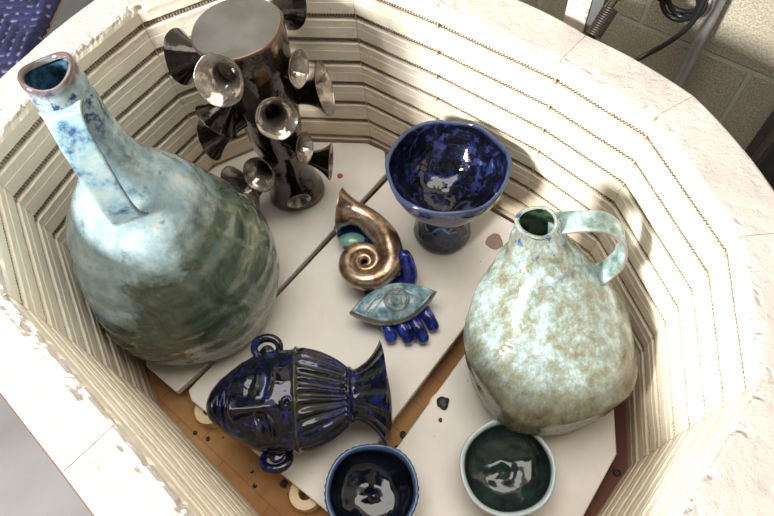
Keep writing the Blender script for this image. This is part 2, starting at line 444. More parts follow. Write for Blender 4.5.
def kpost(p, label, r=.026):
    c = Vector((p.x, p.y, FZ))
    pr_ = [(r * .42, .0), (r, .0), (r, -FZ - TH - .0005), (r * .42, -FZ - TH - .0005), (r * .42, 0)]
    V = []; seg = 32
    for rr, z in pr_[:4]:
        for j in range(seg): V.append((rr * math.cos(2 * PI * j / seg), rr * math.sin(2 * PI * j / seg), z))
    o = mobj('kiln_post', V, grid_faces(4, seg, closed_u=True, closed_v=True), POSTM, smooth=False, loc=c); bevel(o, .001, 2)
    return setup(o, label, 'kiln post', 'hollow posts carrying the shelves')
kpost(at(209, 409, -.018), 'short hollow clay post peeking out under the shelf by the chin of the blue head')
kpost(at(305, 493, -.018), 'short hollow clay post peeking out under the shelf left of the navy bowl')
kpost(at(444, 406, -.018), 'hollow clay post peeking out beside the gap between middle and right shelves')
for (x, y, l) in ((-.47, .62, 'hidden back-left corner of the green bottle shelf'), (-.20, .80, 'back of the horn sculpture shelf')):
    pass

# ------------------------------------------------------------------ left bottle
bpos = at(207, 301, 0)
bottle = thing('bottle', 'tall pale blue and green glazed bottle with strap handle standing at the left', 'bottle', bpos)
P = [(.0, .0), (.100, .0), (.122, .004), (.138, .03), (.147, .07), (.1495, .11), (.1465, .155), (.139, .20), (.126, .245), (.106, .29), (.080, .335),
     (.056, .375), (.040, .42), (.030, .465), (.0262, .505), (.0268, .53), (.0280, .540)]
outp = smooth_profile(P[3:], 5); outp = P[:3] + outp
seg = 96
lip = [(.0277, .5445), (.0258, .547), (.0232, .5455), (.0218, .541)]
def bot_rad(r, a, z):
    k = 1 + .012 * math.sin(2 * a + z * 9) + (.05 * math.sin(2 * a + 1.1) if z > .49 else 0)
    z2 = z + (.004 * math.sin(a * 2 + .6) if z > .5 else 0)
    return r * k + .0012 * math.sin(z * 160) * (1 if z < .4 and r > .06 else .3), z2
bax = lambda z: (.007 * z / .5, .002 * z / .5)
V, F = lathe(outp + lip, seg, bax, .9, 9, 3, bot_rad); F = F[:-1]
o = mobj('body', V, F, BOTTLE, bottle)
V, F = lathe([(.0218, .541), (.0212, .52), (.0225, .48), (.029, .43), (.043, .37)], seg, bax, .0, 9, 3, bot_rad); F = F[:-2]
bottle.scale = (1.03, 1.03, 1.034)
mobj('neck_inside', V, F, BOTTLE_IN, bottle)['label'] = 'dark blue glazed inside of the mouth'
def strap(name, pts, width, thick, mat, parent, wid, per=8):
    P = smooth_profile(pts, per); path = [Vector(p) for p in P]; n = len(path)
    V = []; tint = []; sec = 20
    for i, p in enumerate(path):
        tt = (path[min(i + 1, n - 1)] - path[max(i - 1, 0)]).normalized()
        s = (Vector(wid) - tt * Vector(wid).dot(tt)).normalized(); b = tt.cross(s)
        e = abs(i / (n - 1) - .5) * 2; wk = width * (1 + .35 * e ** 5)
        for j in range(sec):
            an = 2 * PI * j / sec; ca, sa = math.cos(an), math.sin(an)
            cx = math.copysign(abs(ca) ** .55, ca); sy = math.copysign(abs(sa) ** .75, sa)
            V.append(p + s * (cx * wk / 2) + b * (sy * thick / 2 + (abs(cx) ** 3) * thick * .25)); tint.append(max(0, (abs(ca) - .93)) / .07)
    F = grid_faces(n, sec, closed_v=True) + [tuple(range(sec)), tuple(range((n - 1) * sec, n * sec))]
    return mobj(name, V, F, mat, parent, tint=tint)
az = math.radians(-66); dr = Vector((math.cos(az), math.sin(az), 0)); wd = Vector((-dr.y, dr.x, 0))
hp = [dr * .020 + Vector((.006, 0, .514)), dr * .036 + Vector((.006, 0, .509)), dr * .050 + Vector((.006, 0, .49)), dr * .060 + Vector((.006, 0, .462)), dr * .067 + Vector((.005, 0, .432)), dr * .071 + Vector((.004, 0, .402)), dr * .069 + Vector((.004, 0, .374)), dr * .058 + Vector((.004, 0, .355))]
strap('handle', hp, .036, .009, HANDLE, bottle, wd)

# ------------------------------------------------------------------ right jug
jb = at(538, 371, 0)
top = at(536.5, 222, .315)
tx, ty = top.x - jb.x, top.y - jb.y
jug = thing('jug', 'broad grey-green streaked jug with looped handle standing at the right', 'jug', jb)
def jaxis(z):
    k = min(1, max(0, (z - .12) / .195)); k = k * k * (3 - 2 * k) * .6 + k * .4
    return tx * k, ty * k
P = [(0, 0), (.088, 0), (.100, .004), (.114, .022), (.124, .055), (.128, .095), (.1245, .135), (.112, .172), (.092, .205), (.070, .233), (.051, .258), (.040, .280), (.034, .300), (.0325, .313)]
outp = P[:3] + smooth_profile(P[3:], 6)
def jr(r, a, z):
    return r * (1 + .02 * math.sin(2 * a + 1) + .012 * math.sin(3 * a + z * 20)) + .0016 * math.sin(z * 130 + a), z + (.003 * math.sin(2 * a) if z > .28 else 0)
V, F = lathe(outp + [(.0312, .3165), (.0285, .317), (.0262, .315)], 96, jaxis, .9, 11, 5, jr); F = F[:-1]
mobj('body', V, F, JUG, jug)
V, F = lathe([(.0262, .315), (.024, .30), (.022, .275), (.03, .24)], 96, jaxis, 0, 9, 5, jr); F = F[:-2]
mobj('neck_inside', V, F, JUG_IN, jug)['label'] = 'dark green glazed inside of the mouth'
def jl(px, py, z): return at(px, py, z) - jb
hp = [jl(549, 226, .292), jl(563, 224, .300), jl(585, 222, .305), jl(606, 224, .300), jl(621, 237, .280), jl(618, 258, .250), jl(603, 272, .222), jl(592, 278, .200)]
hd = (hp[3] - hp[1]); hw = Vector((-hd.y, hd.x, 0)).normalized()
strap('handle', hp, .034, .010, JUGHANDLE, jug, hw)

# ------------------------------------------------------------------ horn sculpture
sb = at(297, 188, 0); st_ = at(238, 28, .405); sx, sy = st_.x - sb.x, st_.y - sb.y
sculpt = thing('horn_sculpture', 'tall black bronze column sculpture covered with trumpet horns at the back left', 'sculpture', sb)
sax = lambda z: (sx * z / .405, sy * z / .405)
P = [(0, 0), (.054, 0), (.0575, .004), (.057, .014), (.050, .035), (.046, .07), (.047, .13), (.050, .20), (.055, .27), (.061, .33), (.066, .375), (.0685, .398)]
outp = P[:3] + smooth_profile(P[3:], 5) + [(.0692, .403)]
V, F = lathe(outp, 64, sax, .8, 14, 9); F = F[:-1]
mobj('column', V, F, SCULPT, sculpt)
V, F = lathe([(.0692, .403), (.0685, .4055), (.066, .4065)], 64, sax, .8, 14, 9); F = F[:-2]
mobj('top_edge', V, F, SCEDGE, sculpt)
V, F = lathe([(.066, .4065), (.05, .4065), (.03, .4065), (.01, .4065)], 64, sax, .8, 14, 9)
mobj('top_disc', V, F[:-2] + [F[-1]], SCTOP, sculpt)['label'] = 'flat grey glossy top'
def horn(mx, my, z, rho, phi, mr, tilt=0.0, yaw=0.0, sd=0, length=None):
    """mouth centre given by pixel line and level; horn points along phi (+yaw) with tilt up"""
    M_ = at(mx, my, z) - sb
    ph = math.radians(phi + yaw); ti = math.radians(tilt)
    D = Vector((math.cos(ph) * math.cos(ti), math.sin(ph) * math.cos(ti), math.sin(ti)))
    Ln = length or rho * .78
    base = M_ - D * Ln
    # throat centre bends in to the column axis
    ax = Vector((*sax(base.z), base.z)); r0 = ax + (base - ax) * .55
    e1 = D.orthogonal().normalized(); e2 = D.cross(e1)
    pr_ = [(.0, .34), (.08, .33), (.30, .33), (.5, .37), (.68, .48), (.82, .65), (.92, .84), (.985, .98), (1.0, 1.0)]
    pr_ = smooth_profile(pr_, 3)
    th = .0035
    V = []; tint = []; seg = 40; rings = 0
    def ring(c, rr, tn, depth):
        nonlocal rings
        for j in range(seg):
            an = 2 * PI * j / seg
            wv = 1 + (.03 * math.sin(2 * an + sd) + .015 * math.sin(5 * an + sd * 2)) * depth ** 3
            V.append(c + (e1 * math.cos(an) + e2 * math.sin(an)) * rr * wv); tint.append(tn)
        rings += 1
    for u, k in pr_: ring(r0.lerp(M_, u) if u < .3 else base.lerp(M_, (u - .0)) if False else r0.lerp(M_, u), mr * k, 0.0, u)
    out_n = rings
    for u, k in reversed(pr_):
        if u < .25: break
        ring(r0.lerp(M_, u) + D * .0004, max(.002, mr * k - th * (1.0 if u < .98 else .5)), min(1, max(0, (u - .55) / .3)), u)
    n = rings
    F = grid_faces(n, seg, closed_v=True) + [tuple(range(seg)), tuple(range((n - 1) * seg, n * seg))]
    o = mobj('horn', V, F, SCMOUTH, sculpt, tint=tint)
    return o
HORNS = [ # px, py, z, rho, phi, mouth radius, tilt, yaw
    (219, 81, .392, .10, -103, .0385, 30, 10), (181, 57, .345, .11, 172, .043, -12, 0), (288, 5, .355, .11, 60, .040, -25, 0),
    (277, 119, .302, .100, -63, .0345, 30, 0), (325, 89, .262, .10, 14, .046, 12, -14), (299, 69, .342, .085, -15, .029, 12, -5),
    (217, 121, .290, .10, -128, .038, -38, -25), (210, 140, .235, .115, -150, .037, -18, -20), (259, 175, .168, .09, -104, .033, 28, -5),
    (240, 190, .082, .115, -146, .052, 16, 20), (305, 148, .20, .088, -40, .029, 12, 25), (331, 162, .127, .10, -17, .035, -5, 15),
    (299, 201, .062, .085, -71, .024, -8, 0)]
for i, (px, py, z, rho, phi, mr, ti, yw) in enumerate(HORNS): horn(px, py, z, rho, phi, mr, ti, yw, i * 1.7)

# ------------------------------------------------------------------ goblet
gb = at(441.5, 231, 0)
gob = thing('goblet', 'wide blue and black galaxy-glazed goblet on a short dark stem at the back', 'goblet', gb)
gt = at(447.5, 165, .213); gx, gy = gt.x - gb.x, gt.y - gb.y
gax = lambda z: (gx * z / .213, gy * z / .213)
def grad(r, a, z):
    return r * (1 + (.012 * math.sin(3 * a + 1) + .008 * math.sin(7 * a)) * max(0, z - .1) * 9), z + (.0025 * math.sin(3 * a + .5) + .0015 * math.sin(8 * a)) * max(0, (z - .15) * 16)
P = [(.040, .092), (.052, .108), (.070, .128), (.086, .155), (.0965, .185), (.1005, .207)]
outp = smooth_profile(P, 5)
rim = [(.1015, .2115), (.0995, .2145), (.0955, .213)]
inn_ = smooth_profile([(.0945, .207), (.0895, .183), (.078, .158), (.060, .135), (.040, .120), (.020, .113), (.006, .111)], 6)
pp = [(.030, .088)] + outp + rim + inn_
def gr2(r, a, z):
    r2, z2 = grad(r, a, z)
    return r2, z2
V, F = lathe(pp, 96, gax, .6, 14, 2, gr2)
tint = []
for (r, z) in pp: tint += [.55 if z > .2085 and r > .094 else (.2 if r > .099 else 0)] * 96
nin = len(pp) - len(inn_)
for i in range(nin, len(pp)):                    # throwing spiral on the inside
    for j in range(96):
        k = i * 96 + j; r = pp[i][0]; v = V[k]; an = 2 * PI * j / 96
        V[k] = (v[0], v[1], v[2] + .0030 * noise.noise(Vector((v[0] * 34, v[1] * 34, 2))) + .0010 * math.sin(r / .017 * 2 * PI * .5 + an) * min(1, r / .02))
o = mobj('bowl', V, F, GOBLET, gob, tint=tint)
P = [(0, 0), (.052, 0), (.0555, .004), (.056, .014), (.053, .030), (.048, .050), (.043, .072), (.040, .092), (.036, .10)]
pp = P[:3] + smooth_profile(P[3:], 8)
V, F = lathe(pp, 120, gax, .3, 14, 2); tint = []
for i, (r, z) in enumerate(pp):
    for j in range(120):
        an = 2 * PI * j / 120; k = i * 120 + j
        nn = 1.3 * noise.noise(Vector((math.cos(an) * 2, math.sin(an) * 2, z * 30))); x1 = abs(math.sin(an * 3 + z * 55 + nn)); x2 = abs(math.sin(an * 2 - z * 45 + .5 - nn * 1.6)); g = math.exp(-(x1 / .16) ** 2) + math.exp(-(x2 / .16) ** 2)
        g = min(1, g) if .008 < z < .09 else 0
        v = Vector(V[k]); c = Vector((*gax(z), v.z)); V[k] = tuple(v + (v - c).normalized() * .0014 * g); tint.append(g * .5 * (1 if z > .06 else .15))
mobj('stem', V, F, GOBSTEM, gob, tint=tint)

# ------------------------------------------------------------------ bowls
def bowl(name, px, py, zr, R, mat, label, rough_edge=0.0, sd=0, tilt=(0, 0), foot=.6):
    c = at(px, py, zr); c.z = 0
    t_ = thing(name, label, 'bowl', c)
    P = [(R * foot, 0), (R * (foot + .10), .012), (R * .86, .030), (R * .96, .05), (R, zr - .006)]
    outp = [(0, .0)] + smooth_profile(P, 6)
    rim = [(R * 1.0, zr - .002), (R * .975, zr), (R * .925, zr - .001), (R * .90, zr - .005)]
    inn_ = smooth_profile([(R * .885, zr - .012), (R * .85, zr - .028), (R * .74, .026), (R * .50, .0155), (R * .28, .0125), (R * .10, .0125), (.002, .0135)], 8)
    pp = outp + rim + inn_; seg = 120; tint = []
    def rd(r, a, z):
        k = z / zr
        rr = r * (1 + .012 * k * math.sin(2 * a + sd) + .007 * k * math.sin(5 * a + sd))
        if rough_edge and z > .02 and r > R * .93: rr += rough_edge * (abs(math.sin(a * 21)) ** .6 - .5) * k
        return rr, z + tilt[0] * rr * math.cos(a) * k + tilt[1] * rr * math.sin(a) * k + .0012 * k * math.sin(4 * a + sd)
    V, F = lathe(pp, seg, None, .5, 16, sd, rd)
    i0 = len(outp) + 4
    for i, (r, z) in enumerate(pp):
        for j in range(seg):
            an = 2 * PI * j / seg; k = i * seg + j
            if i >= i0:
                v = V[k]; sp = math.sin(r / R * 2 * PI * 2.6 - an + sd)
                V[k] = (v[0], v[1], v[2] + .0045 * noise.noise(Vector((v[0] * 42, v[1] * 42, sd))) + .0007 * sp * min(1, r / (R * .2)) * (1 if r < R * .8 else .3) + (.004 * math.exp(-(r / (R * .13)) ** 2)))
            tint.append(1.0 if (z > zr - .006 and r > R * .89) else (.5 if i < i0 and rough_edge == 0 and math.sin(an * 3 + z * 90) > .3 else 0.0))
    mobj('basin', V, F, mat, t_, tint=tint)
    return t_
g2 = bowl('bowl', 507.5, 466.5, .068, .0715, GREENBOWL, 'small dark green glazed bowl with pale blue rim in front of the jug', 0, 1.3, foot=.55)
n2 = bowl('bowl', 371, 491, .068, .0700, NAVYBOWL, 'small near-black navy glazed bowl with notched blue rim at the bottom', .0022, 2.6, foot=.55)

# ------------------------------------------------------------------ blue head lying on its back
A_ = at(212, 409, .06); B_ = at(384, 396, .06)
dx = (B_ - A_); Lh = dx.length; ang = math.atan2(dx.y, dx.x)
head = thing('head_sculpture', 'cobalt blue ceramic head with fluted hair lying face up on the middle shelf', 'sculpture', (A_.x, A_.y, 0), ang)
KN = [(0, .010), (.03, .026), (.07, .038), (.14, .053), (.22, .066), (.32, .0765), (.42, .0795), (.53, .0785), (.62, .073), (.70, .063), (.76, .052), (.80, .043), (.84, .040), (.88, .044), (.92, .053), (.96, .066), (1.0, .081)]
xs_ = np.array([k[0] for k in KN]); rs_ = np.array([k[1] for k in KN])
kp = smooth_profile(KN, 6); kx = np.array([p[0] for p in kp]); kr = np.array([p[1] for p in kp])
NS, NA = 260, 240
V = []; tint = []
def gs(x, y, sx_, sy_): return math.exp(-(x / sx_) ** 2 - (y / sy_) ** 2)
FACE = math.radians(90 - 21)          # face turned towards the viewer side a little: local -y is near side
svals = [0.0] + list(np.linspace(.004, 1, NS - 1))
for s in svals:
    R0 = float(np.interp(s, kx, kr)); sm = s * Lh
    lift = .010 * math.sin(PI * min(1, s / .8))
    cz = .078
    for j in range(NA):
        th = 2 * PI * j / NA
        # lateral coordinate measured from the face's middle line
        dth = (th - FACE + PI) % (2 * PI) - PI
        lat = -dth * R0 * -1.0
        ly = dth * R0
        d = 0.0; tn = 0.0
        front = math.exp(-(dth / 1.25) ** 4)
        if s < .56 and front > .01:
            d += .012 * gs(sm - .018, ly, .014, .018)                              # chin
            d += -.006 * gs(sm - .029, ly, .005, .020)
            d += .0085 * gs(sm - .036, ly, .0042, .017) + .0085 * gs(sm - .046, ly, .0042, .015)   # lips
            d += -.005 * gs(sm - .041, ly, .0018, .021)
            k = min(1, max(0, (sm - .052) / .055))                                  # nose: high at the tip, low at the brow
            if sm > .050: d += (.026 * (1 - k) + .006 * k) * math.exp(-(ly / (.011 - .004 * k)) ** 2) * (1 if sm < .112 else math.exp(-((sm - .112) / .012) ** 2)) * (1 - math.exp(-((sm - .048) / .005) ** 2))
            for q in (-1, 1):
                d += .009 * gs(sm - .060, ly - q * .0105, .006, .006)              # nostrils
                ex = sm - .092 - .14 * abs(ly); ey = ly - q * .031
                d += -.007 * gs(ex, ey, .012, .018) + .011 * gs(ex, ey, .0075, .015)   # socket and eyeball
                lid = abs(ex + .18 * (ey * ey) / .015)
                d += -.0028 * math.exp(-(lid / .0013) ** 2) * math.exp(-(ey / .016) ** 4)
                tn = max(tn, .8 * math.exp(-(lid / .0013) ** 2) * math.exp(-(ey / .016) ** 4))
                bx = sm - .113 - .10 * abs(ly) + 9 * (abs(ey)) ** 2
                d += .0055 * math.exp(-(bx / .0036) ** 2) * math.exp(-(ey / .022) ** 4)  # brow
                d += .006 * gs(sm - .065, ly - q * .038, .022, .016)               # cheek
            rr_ = math.hypot(sm - .140, ly - .004)                                  # curl on the forehead
            d += .0035 * math.exp(-((rr_ - .0055) / .0022) ** 2) - .002 * math.exp(-(rr_ / .0025) ** 2)
            d *= front * 1.3
            d += .0012 * noise.noise(Vector((sm * 70, ly * 70, 1.3)))
        hs = .515 + .03 * math.cos(dth)                                              # hairline
        dh = (s - hs) * Lh
        rl = math.exp(-(dh / .0028) ** 2); d += .0048 * rl; tn = max(tn, .55 * rl)
        if s > hs:
            env = min(1, (s - hs) / .04) * (1 if s < .79 else max(0, 1 - (s - .79) / .02))
            fl_ = math.cos(th * 26 + 1.2 * math.sin(s * 12 + th * 3)); d += .0030 * env * (abs(fl_) ** .7 * math.copysign(1, fl_)); tn = max(tn, .5 * env * max(0, -fl_) ** 2)
            rb = math.exp(-((s - .815) * Lh / .0030) ** 2); d += .0042 * rb
            if s > .83:
                f2 = math.cos(th * 16 + 2 * math.sin(th * 2)); e2_ = min(1, (s - .83) / .05); d += .0024 * e2_ * f2; tn = max(tn, .4 * max(0, -f2) ** 2 * e2_)
        Rr = R0 + d
        y = math.cos(th) * Rr; zc = math.sin(th) * Rr * .93
        bow = -.010 * math.cos((s - .5) * PI) if s > .9 else 0
        xx = sm + (.010 * (1 - (y / .08) ** 2) if s > .995 else .010 * max(0, (s - .8) / .2) * (1 - min(1, abs(y) / .08) ** 2))
        zz = cz + zc
        if zz < .002: zz = .002 + (zz - .002) * .02
        V.append((xx, -y, zz)); tint.append(min(1, tn))
n_out = len(svals)
# hollow foot: inner wall of the flare
for s, rr in ((1.0, .071), (.96, .058), (.90, .042), (.84, .030)):
    for j in range(NA):
        th = 2 * PI * j / NA; y = math.cos(th) * rr; V.append((s * Lh + .010 * (1 - (y / .08) ** 2) * max(0, (s - .8) / .2) - .001 * (s == 1), -y, max(.006, .078 + math.sin(th) * rr * .93))); tint.append(0)
n = n_out + 4
F = grid_faces(n, NA, closed_v=True) + [tuple(range(NA)), tuple(range((n - 1) * NA, n * NA))]
mobj('face_and_hair', V, F, HEADG, head, tint=tint)
def ear(side, s, zc):
    R0 = float(np.interp(s, kx, kr)); x0 = s * Lh
    path = []; rad = []
    for k in range(19):
        u = k / 18; a = -PI * .75 + u * PI * 1.55
        path.append(Vector((x0 + .021 * math.sin(a) * 1.0, side * (R0 * .93 + .012 + .016 * math.cos(a)), zc + .010 * math.cos(a) * .5)))
        rad.append(.0052 + .0022 * math.sin(u * PI))
    P1 = sweep(path, rad, 12)
    P2 = lathe([(0, -.004), (.010, -.003), (.013, 0), (.010, .003), (0, .004)], 20)
    P2 = ([Vector(v) + Vector((x0, side * (R0 * .93 + .006), zc - .002)) for v in P2[0]], P2[1])
    return fuse('ear', *join(P1, P2), HEADG, head, .0016)
ear(1, .335, .092); ear(-1, .385, .060)

# ------------------------------------------------------------------ hand
h0 = at(352, 236, 0)
hand = thing('hand_sculpture', 'cobalt blue ceramic hand lying palm up under the copper shell and the eye', 'sculpture', h0)
def hl(px, py, z): return at(px, py, z) - h0
parts = []
def chain(pts, rad, seg=16, flat=1.0):
    P = smooth_profile([tuple(p) for p in pts], 5); n0 = len(pts)
    R_ = np.interp(np.linspace(0, n0 - 1, len(P)), range(n0), rad)
    path = [Vector(p) for p in P]
    # rounded tip
    e = (path[-1] - path[-2]).normalized(); rl = R_[-1]; R_ = list(R_)
    for k in (.35, .65, .85, .97): path.append(path[len(P) - 1] + e * rl * k * .9); R_.append(rl * math.sqrt(1 - k * k))
    return sweep(path, R_, seg, flat)
parts.append(chain([hl(348, 222, .020), hl(356, 238, .020), hl(370, 262, .020), hl(385, 290, .018), hl(398, 308, .017)], [.031, .031, .036, .041, .036], 28, .48))
parts.append(chain([hl(374, 285, .018), hl(380, 312, .020), hl(387, 326, .021), hl(391, 338, .014)], [.013, .0122, .0118, .0110]))
parts.append(chain([hl(386, 290, .018), hl(394, 314, .021), hl(403, 328, .023), hl(408, 339, .014)], [.013, .0122, .0118, .0110]))
parts.append(chain([hl(396, 290, .018), hl(408, 312, .021), hl(417, 327, .023), hl(423, 338, .014)], [.013, .0126, .0122, .0114]))
parts.append(chain([hl(404, 286, .018), hl(418, 302, .021), hl(427, 315, .022), hl(433, 326, .014)], [.013, .0122, .0118, .0110]))
parts.append(chain([hl(394, 282, .020), hl(404, 284, .026), hl(409, 276, .042), hl(407, 264, .060), hl(404, 256, .074)], [.017, .0175, .0160, .0145, .0130]))
for p in parts:
    for i, v in enumerate(p[0]):
        if v.z < .0015: v.z = .0015
HD = fuse('palm_and_fingers', *join(*parts), HANDG, hand, .0017, 1)
# little pale green glazed pool at the heel of the palm
V = []; n = 28
gc = hl(352, 240, .0345)
V.append(gc + Vector((0, 0, .006)))
for j in range(n):
    an = 2 * PI * j / n; V.append(gc + Vector((math.cos(an) * .024, math.sin(an) * .014, .004)))
for j in range(n):
    an = 2 * PI * j / n; V.append(gc + Vector((math.cos(an) * .025, math.sin(an) * .015, -.006)))
F = [(0, 1 + j, 1 + (j + 1) % n) for j in range(n)] + [(1 + j, 1 + n + j, 1 + n + (j + 1) % n, 1 + (j + 1) % n) for j in range(n)] + [tuple(range(1 + n, 1 + 2 * n))]
mobj('palm_glaze', V, F, PALMG, hand)['label'] = 'pale green glaze patch'

# ------------------------------------------------------------------ copper shell on the palm
s0 = at(364, 262, .0); zs = .058
sh0 = at(365, 262, zs)
shell = thing('shell_sculpture', 'copper-bronze spiral shell with flared horn mouth lying on the blue hand', 'sculpture', (sh0.x, sh0.y, .036))
def sl(px, py, z): return at(px, py, z) - Vector((sh0.x, sh0.y, .036))
pts = [(sl(362, 262, .054), .003), (sl(367, 259, .058), .0045), (sl(368, 265, .061), .0062), (sl(362, 268, .064), .008), (sl(355, 263, .066), .0100), (sl(357, 252, .067), .0115), (sl(367, 248, .067), .0128),
       (sl(377, 253, .066), .0140), (sl(378, 267, .065), .0150), (sl(368, 277, .064), .0168), (sl(354, 275, .063), .0185), (sl(345, 262, .062), .0185)]
# outer whorl and horn: one tube, inner end first
spir = []
def S(th, r0=.0435, k=.150):      # log spiral, th measured back from the point where the horn leaves
    return r0 * math.exp(-k * th), th
path = []; rad = []
N = 110; cen = Vector((0, 0, .026))
TH_END = 2 * PI * 2.35
for i in range(N):
    th = TH_END * (1 - i / (N - 1))
    r = .0470 * math.exp(-.128 * th)
    an = math.radians(12) - th
    path.append(Vector((math.cos(an) * r, math.sin(an) * r * 1.0, .024 - .004 * math.exp(-.6 * (TH_END - th)))))
    rad.append(.0265 * math.exp(-.145 * th) + .0008)
tail = [(sl(386, 240, .064), .0262), (sl(376, 227, .065), .0245), (sl(364, 217, .068), .0220), (sl(354, 213, .070), .0235), (sl(346, 211, .071), .0320), (sl(340, 210, .0715), .0440)]
tp = smooth_profile([tuple(path[-1])] + [tuple(p) for p, _ in tail], 5)[1:]
tr = list(np.interp(np.linspace(0, len(tail), len(tp) + 1), range(len(tail) + 1), [rad[-1]] + [r for _, r in tail]))[1:]
path += [Vector(p) for p in tp]; rad += tr
V, F = sweep(path, rad, 32, .86, cap=False)
nout = len(path)
# inside of the horn mouth
e = (path[-1] - path[-3]).normalized(); Vi = []
m0 = path[-1]
ring = [Vector(v) for v in V[(nout - 1) * 32: nout * 32]]
for k, (sc_, bk) in enumerate([(.93, -.0005), (.70, .006), (.5, .014), (.42, .024), (.3, .034)]):
    for v in ring: Vi.append(m0 - e * bk + (v - m0) * sc_)
V = [tuple(v) for v in V] + [tuple(v) for v in Vi]
F = grid_faces(nout + 5, 32, closed_v=True) + [tuple(range(32)), tuple(range((nout + 4) * 32, (nout + 5) * 32))]
mobj('spiral_tube', V, F, SHELL, shell)

# ------------------------------------------------------------------ eye
zt = .052
eL, eR = at(349, 312, zt), at(436.5, 291, zt)
ec = (eL + eR) / 2; ed = eR - eL; LE = ed.length
eye = thing('eye_sculpture', 'pale blue ceramic eye with brown outlines resting on the blue fingers', 'sculpture', (ec.x, ec.y, .030), math.atan2(ed.y, ed.x))
NU, NV = 150, 90; V = []; tint = []
def W(u): return .0385 * (max(0, 1 - abs(u) ** 1.9)) ** .95 + .0004
for i in range(NU):
    u = -1 + 2 * i / (NU - 1); x = u * LE / 2
    for j in range(NV):
        v = -1 + 2 * j / (NV - 1); y = v * W(u)
        q = abs(v); edge = 1 - q
        z = .012 * (max(0, 1 - q ** 4)) ** .5 + .012 * (1 - u * u) * (1 - v * v)
        tn = 0.0
        d_in = (1 - q) * W(u)
        # raised lid line all round
        g = math.exp(-((d_in - .0060) / .0020) ** 2); z += .0016 * g
        g2_ = math.exp(-((d_in - .0034) / .0017) ** 2); tn = max(tn, g2_ * .9)
        r = math.hypot(x - .006, y + .001)
        for rc, h_, wd_ in ((.0190, .0020, .0019), (.0145, -.0008, .0012), (.0080, .0014, .0014)):
            gg = math.exp(-((r - rc) / wd_) ** 2); z += h_ * gg; tn = max(tn, (.75 if h_ > 0 else 0) * gg)
        z -= .004 * math.exp(-(r / .0028) ** 2); tn = max(tn, 1.0 * math.exp(-(r / .0024) ** 2))
        # incised lines in the corners
        for ln in ((x + .034) * .9 - (y + .008), (x + .046) * .9 - (y + .004), (x - .044) * -.9 - (y + .006)):
            if abs(y) < W(u) * .6 and r > .022:
                gg = math.exp(-(ln / .0012) ** 2); z -= .0010 * gg; tn = max(tn, .5 * gg)
        V.append((x, y, z)); tint.append(tn)
for i in range(NU):
    u = -1 + 2 * i / (NU - 1)
    for j in range(NV):
        v = -1 + 2 * j / (NV - 1); q = abs(v)
        V.append((u * LE / 2 * .985, v * W(u) * .93, -.002 - .010 * (max(0, 1 - q ** 4)) ** .5 * (1 - u ** 4))); tint.append(0)
F = grid_faces(NU, NV) + grid_faces(NU, NV, off=NU * NV)
o2 = NU * NV
for i in range(NU - 1):
    F.append((i * NV, (i + 1) * NV, o2 + (i + 1) * NV, o2 + i * NV)); F.append((i * NV + NV - 1, (i + 1) * NV + NV - 1, o2 + (i + 1) * NV + NV - 1, o2 + i * NV + NV - 1))
for j in range(NV - 1):
    F.append((j, j + 1, o2 + j + 1, o2 + j)); b0 = (NU - 1) * NV; F.append((b0 + j, b0 + j + 1, o2 + b0 + j + 1, o2 + b0 + j))
eo = mobj('eye_relief', V, F, EYEG, eye, tint=tint); eo.location = (0, 0, .012); eo.rotation_euler = (math.radians(8), 0, 0)

# ------------------------------------------------------------------ crumbs on the shelves
def crumb(name, px, py, r, h, mat, label, cat, sd, z=0.0, group=None):
    c = at(px, py, z); V = []; seg = 22; rings = [(1.0, 0), (1.0, .5), (.85, .9), (.4, 1.0), (.05, .95)]
    for k, hh in rings:
        for j in range(seg):
            an = 2 * PI * j / seg; rr = r * k * (1 + .32 * noise.noise(Vector((math.cos(an) * 1.6 + sd, math.sin(an) * 1.6, sd))))
            V.append((math.cos(an) * rr, math.sin(an) * rr, h * hh * (1 + .5 * noise.noise(Vector((an * 2, k * 5, sd)))) if hh else 0))
    F = grid_faces(5, seg, closed_v=True) + [tuple(range(seg)), tuple(range(4 * seg, 5 * seg))]
    return setup(mobj(name, V, F, mat, loc=(c.x, c.y, z)), label, cat, group)
RUST = plain('rusty_scar', (.30, .21, .18), .8, 0, .6, 160); BLK = plain('black_grit', (.015, .013, .012), .5, 0, .5, 200); ORG = plain('orange_chip', (.42, .10, .04), .6)
crumb('glaze_scar', 494.5, 242, .0165, .0014, RUST, 'round brown crusty glaze scar on the shelf between goblet and jug', 'stain', 1.0)
crumb('clay_chip', 340, 176, .0060, .003, ORG, 'small orange chip on the shelf right of the horn sculpture', 'chip', 2.0)
crumb('grit_lump', 443, 403, .0110, .006, BLK, 'black gritty lump by the gap between middle and right shelves', 'grit', 3.0)
crumb('grit_lump', 440.5, 420, .0034, .0018, BLK, 'small black crumb just below the gritty lump on the right shelf', 'grit', 4.0)
crumb('grit_lump', 403, 435, .0060, .003, BLK, 'black crumb on the kiln floor in the gap beside the foot of the blue head', 'grit', 5.0, FZ)
crumb('grit_lump', 284, 484, .0065, .004, BLK, 'black crumb on the brown kiln floor left of the navy bowl', 'grit', 6.0, FZ)
crumb('grit_lump', 208, 439, .0042, .003, BLK, 'black crumb on the brown kiln floor below the chin, right of its twin', 'grit', 7.0, FZ)
crumb('grit_lump', 195, 433, .0040, .003, BLK, 'black crumb on the brown kiln floor below the chin, nearer the kiln wall', 'grit', 8.0, FZ)
crumb('grit_lump', 617, 473, .0060, .004, BLK, 'black crumb on the kiln floor in the right corner beside the shelf', 'grit', 9.0, FZ)

